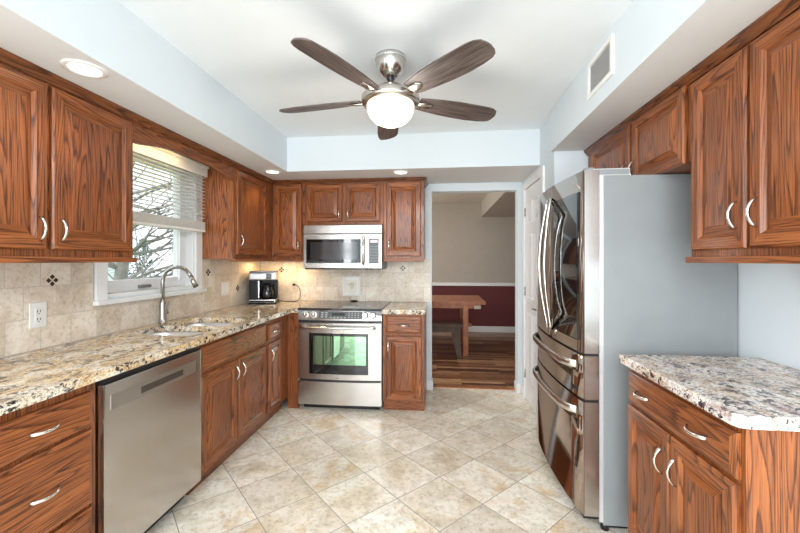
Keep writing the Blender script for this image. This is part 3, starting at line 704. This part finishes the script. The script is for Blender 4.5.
MB().box(-.13, .13, -.03, .03, -.016, 0, WHITE, .003).build('housing', uc); MB().box(-.12, .12, -.022, .022, -.019, -.016, emit('warm_strip', (1, .72, .36), 4)).build('diffuser', uc)
area('under_cabinet_lamp', (-1.72, 3.70, UZ-.024), (0, 0, 0), .28, .06, 1.9, (1, .68, .32))
area('under_cabinet_lamp_b', (-1.47, 3.80, UZ-.024), (0, 0, 0), .2, .04, .8, (1, .7, .36))

# ------------------------------------------------------------------ refrigerator
FY0, FY1 = 1.965, 2.868; FW = FY1-FY0
rf = thing('refrigerator', 'stainless french-door refrigerator with two bottom drawers and grey side', 'refrigerator', (.80, FY0, 0), 0)
MB().box(.012, .625, 0, FW, .035, 1.772, GREYP, .004).build('body', rf)
MB().box(.03, .5, .04, FW-.04, .0, .035, BLACK).build('plinth', rf)
for y in (.02, FW-.05): MB().cyl((.03, y+.01, 0), (.03, y+.01, .045), .02, .02, BLACK, 14).build('foot', rf)
def fx(y, amt=.033):   # front surface x at local y
    t = (y-FW/2)/(FW/2); return -.083-amt*(1-t*t)
def fdoor(y0, y1, z0, z1, name, mfront=DSTEEL):
    f = MB(); n = 14; Y = [y0+(y1-y0)*k/n for k in range(n+1)]
    fr = [(fx(y), y) for y in Y]; bk = [(-.008, y1), (-.008, y0)]
    f.prism(fr+bk, z0, z1, mfront)
    i = f.mi(STEELV)
    for fc in f.bm.faces:
        if abs(fc.calc_center_median().y-y0) < 1e-4 or abs(fc.calc_center_median().y-y1) < 1e-4: fc.material_index = i
        elif len(fc.verts) == 4 and fc.calc_center_median().x < -.05: fc.smooth = True
    es = [e for e in f.bm.edges if all(v.co.x < -.05 for v in e.verts) and len([fc for fc in e.link_faces if fc.smooth]) == 1]
    bmesh.ops.bevel(f.bm, geom=es, offset=.005, segments=2, affect='EDGES')
    return f.build(name, rf)
mid = FW/2
dr = fdoor(.0, mid-.003, .885, 1.80, 'door'); dl = fdoor(mid+.003, FW, .885, 1.80, 'door')
d1 = fdoor(0, FW, .655, .872, 'drawer'); d2 = fdoor(0, FW, .075, .642, 'freezer_drawer')
MB().box(-.08, .0115, .006, FW-.006, .06, 1.772, BLACK).build('gasket', rf); MB().box(-.007, .0118, -.001, .006, .05, 1.775, plain('light_edge_strip', (.7, .71, .72), .3, .4)).build('edge_strip', rf)
def skin(y0, y1, z0, z1, off, m, name, par, n=12, th=.002):
    f = MB(); Y = [y0+(y1-y0)*k/n for k in range(n+1)]
    f.prism([(fx(y)-off-th, y) for y in Y]+[(fx(y)-off+.001, y) for y in Y[::-1]], z0, z1, m)
    for fc in f.bm.faces: fc.smooth = len(fc.verts) == 4
    return f.build(name, par)
skin(.035, mid-.05, .945, 1.70, 0, BGLASS, 'glass_panel', dr)
skin(.0, .014, .89, 1.795, .0, BRONZE, 'edge_trim', dr)
def vhandle(yc, name, par, sgn):
    f = MB(); pts = []; N = 22
    for k in range(N+1):
        t = k/N; z = .93+t*.80; s_ = math.sin(PI*t); pts.append((fx(yc)-.006-.046*s_, yc+sgn*.022*s_, z))
    f.sweep(pts, .013, .008, CHROME, side=(0, 1, 0), n=12)
    return f.build(name, par)
vhandle(mid-.035, 'handle', dr, -1); vhandle(mid+.035, 'handle', dl, 1)
def hhandle(z, par):
    f = MB(); pts = []; N = 22; y0, y1 = .07, FW-.07
    for k in range(N+1):
        t = k/N; y = y0+t*(y1-y0); o = .042*min(1, math.sin(PI*t)*3.0)**.6 if 0 < t < 1 else 0; pts.append((fx(y)-o, y, z))
    f.sweep(pts, .021, .008, NICKEL, side=(0, 0, 1), n=14); return f.build('handle', par)
hhandle(.815, d1); hhandle(.578, d2)
# hinge covers and badges
HC = plain('hinge_cover_grey', (.62, .63, .63), .4)
for y in (.004, FW-.064): MB().box(-.07, -.03, y, y+.05, 1.80, 1.815, GREYP, .006).box(-.03, .14, y, y+.06, 1.773, 1.808, HC, .004).build('hinge_cover', rf)
text(dr, 'LG', .024, (fx(.09)-.002, .10, 1.755), (PI/2, 0, -PI/2), CHROME, 'badge')
bd = skin(.06, .13, .675, .70, 0, BLACK, 'badge', d1, 4, .001)

# ------------------------------------------------------------------ pantry door
pd = MB()
pd.panel(0, .598, .008, 2.035, [(0, -.003), (.002, -.004)], WHITE, WHITE, back=.035)
dr0 = MB(); dr0.box(.0, .598, .002, .035, .008, 2.035, WHITE)
def rpanel(f, x0, x1, z0, z1): f.panel(x0, x1, z0, z1, [(0, .0005), (.008, .004-.006), (.012, -.001), (.03, -.005), (.034, -.0055)], WHITE, WHITE, back=.004)
pdr = tag(pd.build('door_2'), kind='structure'); dr0.bm.free()
f = MB()
for x0, x1 in ((.10, .27), (.33, .50)):
    for z0, z1 in ((.22, .86), (.99, 1.60), (1.70, 1.90)):
        f.panel(x0, x1, z0, z1, [(0, -.009), (.01, -.009), (.016, -.0045), (.02, -.0045), (.045, -.0085), (.05, -.009)], WHITE, WHITE, back=-.003)
f.build('panel_molding', pdr)
f = MB().cyl((.55, -.004, .94), (.55, -.014, .94), .026, .026, FN, 20).cyl((.55, -.012, .94), (.55, -.045, .94), .008, .008, FN, 12).sweep([(.55, -.045, .94), (.53, -.052, .942), (.46, -.052, .935)], [.009, .008, .006], [.006, .005, .004], FN, side=(0, 0, 1)); f.build('door_handle', pdr)
for z in (.25, 1.05, 1.82): MB().cyl((.0, -.008, z-.04), (.0, -.008, z+.04), .007, .007, FN, 12).build('hinge', pdr)
pdr.location = (XN+.002, 3.789, 0); pdr.rotation_euler = (0, 0, R90)
struct('trim_2', MB().box(XN-.018, XN+.0, 3.792, 3.865, 0, 2.11, WHITE, .004).box(XN-.018, XN, 3.115, 3.188, 0, 2.11, WHITE, .004).box(XN-.018, XN, 3.188, 3.792, 2.038, 2.11, WHITE, .004))

# ------------------------------------------------------------------ ceiling fan
fan = thing('ceiling_fan', 'five-blade ceiling fan with brushed nickel body and lit white bowl', 'ceiling fan', (-.262, 2.035, ZC))
FM = plain('fan_nickel', (.62, .58, .53), .22, 1, noise_amt=.02)
MB().lathe([(0, 0), (.082, 0), (.083, -.012), (.079, -.045), (.062, -.085), (.035, -.105), (.02, -.108), (0, -.108)], FM).lathe([(.0835, -.012), (.085, -.016), (.0835, -.020)], CHROME).build('canopy', fan)
MB().lathe([(0, -.10), (.02, -.10), (.024, -.118), (.016, -.13), (.014, -.15), (0, -.15)], BLACK).build('downrod', fan)
MB().lathe([(0, -.135), (.018, -.135), (.03, -.145), (.07, -.165), (.085, -.185), (.09, -.20), (.12, -.205), (.118, -.215), (0, -.215)], FM).build('motor_housing', fan)
MB().lathe([(.10, -.208), (.15, -.212), (.158, -.222), (.158, -.248), (.152, -.258), (.10, -.262), (0, -.262)], FM).build('light_ring', fan)
EB = emit('lit_opal_bowl', (1, .92, .78), 1.35)
MB().lathe([(.126, -.256), (.129, -.266), (.127, -.29), (.115, -.322), (.088, -.350), (.05, -.368), (0, -.374)], EB).build('glass_bowl', fan)
BLM = blade_mat(); edge = plain('blade_edge', (.03, .022, .02), .5)
ZB = -.228
for k in range(5):
    a = math.radians(-117+72*k)
    f = MB(); up, dn = [], []
    prof = [(.165, .046), (.22, .056), (.30, .066), (.40, .074), (.50, .076), (.58, .070), (.635, .060), (.655, .048), (.664, .03), (.668, 0)]
    prof2 = [(.664, -.02), (.652, -.046), (.625, -.062), (.59, -.068), (.50, -.070), (.40, -.070), (.30, -.064), (.22, -.055), (.165, -.046)]
    f.prism(prof+prof2, -.0035, .0035, BLM)
    b = f.build('blade', fan); b.location = (0, 0, ZB); b.rotation_euler = (math.radians(-13), 0, a)
    f = MB().box(.10, .20, -.016, .016, -.012, -.004, FM, .003).sweep([(.15, 0, -.009), (.19, 0, -.012), (.23, 0, -.008), (.25, 0, -.006)], [.016, .028, .026, .006], [.005, .007, .006, .003], FM, side=(0, 1, 0), n=14); f.build('blade_iron', b)
spo = point('fan_bulb', (-.262, 2.035, 2.03), 9, (1, .93, .84), .12)

# ------------------------------------------------------------------ recessed lights, vent
for i, (x, y, lab) in enumerate(((-1.47, 1.43, 'recessed ceiling light over the left wall cabinet nearest the camera'), (-1.49, 3.26, 'recessed ceiling light in the far left corner of the soffit'), (-.345, 3.40, 'recessed ceiling light above the wall cabinet beside the doorway'))):
    t = thing('recessed_light', lab, 'light', (x, y, ZS), 0, 'recessed soffit lights')
    MB().lathe([(.078, 0), (.078, -.004), (.062, -.007), (.056, -.002), (.056, -.0005)], WHITEPL, n=36).build('trim_ring', t)
    MB().lathe([(.056, -.0015), (.03, -.004), (0, -.005)], emit('warm_lens', (1, .93, .8), 2.4), n=36).build('lens', t)
    spot('recessed_lamp', (x, y, ZS-.02), 6, (1, .86, .68))
vt = thing('air_vent', 'white return air grille on the right soffit face', 'vent', (.818, 2.01, 2.322), R90)
f = MB()
for x0, x1, z0, z1 in ((-.15, -.125, -.095, .095), (.125, .15, -.095, .095), (-.125, .125, .072, .095), (-.125, .125, -.095, -.072)): f.box(x0, x1, -.012, 0, z0, z1, WHITEPL, .003)
f.build('frame', vt)
f = MB()
for k in range(14): z = -.068+k*.0104; f.box(-.126, .126, -.007, .0, -.0009, .0009, LGREY, M=Matrix.Translation((0, 0, z)) @ Matrix.Rotation(math.radians(35), 4, 'X'))
f.build('louvres', vt); MB().box(-.126, .126, -.0012, -.0002, -.073, .073, plain('vent_backing_metal', (.42, .42, .41), .6)).build('backing', vt)

# ------------------------------------------------------------------ dining table and bench
tb = thing('dining_table', 'rustic orange-brown trestle table in the dining room', 'table', (-.5, 5.92, 0))
f = MB()
for k in range(6): f.box(-1.0, 1.16, -.50+k*.168, -.50+k*.168+.166, .725, .765, RUSTIC, .004)
f.build('tabletop', tb)
MB().box(-.9, 1.08, -.46, -.42, .665, .725, RUSTIC).box(-.9, 1.08, .42, .46, .665, .725, RUSTIC).build('apron', tb)
MB().box(1.0, 1.09, -.48, -.4, .66, .71, plain('pale_bracket', (.6, .5, .4), .5)).build('corner_block', tb)
for x in (-.75, .88):
    f = MB(); f.box(-.035, .035, -.045, .045, 0, .70, RUSTIC, M=Matrix.Translation((x, -.43, 0)) @ Matrix.Rotation(.0, 4, 'X')); f.build('leg', tb)
    f = MB(); f.box(x-.035, x+.035, .385, .475, 0, .70, RUSTIC); f.build('leg', tb)
    MB().box(x-.03, x+.03, -.40, .40, .30, .38, RUSTIC).build('crossbar', tb)
MB().box(-.8, 1.0, -.03, .03, .33, .38, RUSTIC).build('stretcher', tb)
bn = thing('dining_bench', 'weathered grey-brown bench at the near side of the table', 'bench', (-.75, 5.40, 0))
f = MB()
for k in range(2): f.box(-.8, 1.08, -.17+k*.172, -.17+k*.172+.17, .43, .465, GREYW, .004)
f.build('seat', bn); MB().box(-.74, 1.02, -.15, -.12, .36, .43, GREYW).build('apron', bn)
for x in (-.68, 1.0):
    MB().prism([(x-.10 if x > 0 else x, .43), (x+.03 if x > 0 else x+.10, .43), (x+.06, 0), (x, 0)], -.14, -.09, GREYW, 'y').build('leg', bn)
    MB().prism([(x-.10 if x > 0 else x, .43), (x+.03 if x > 0 else x+.10, .43), (x+.06, 0), (x, 0)], .09, .14, GREYW, 'y').build('leg', bn)
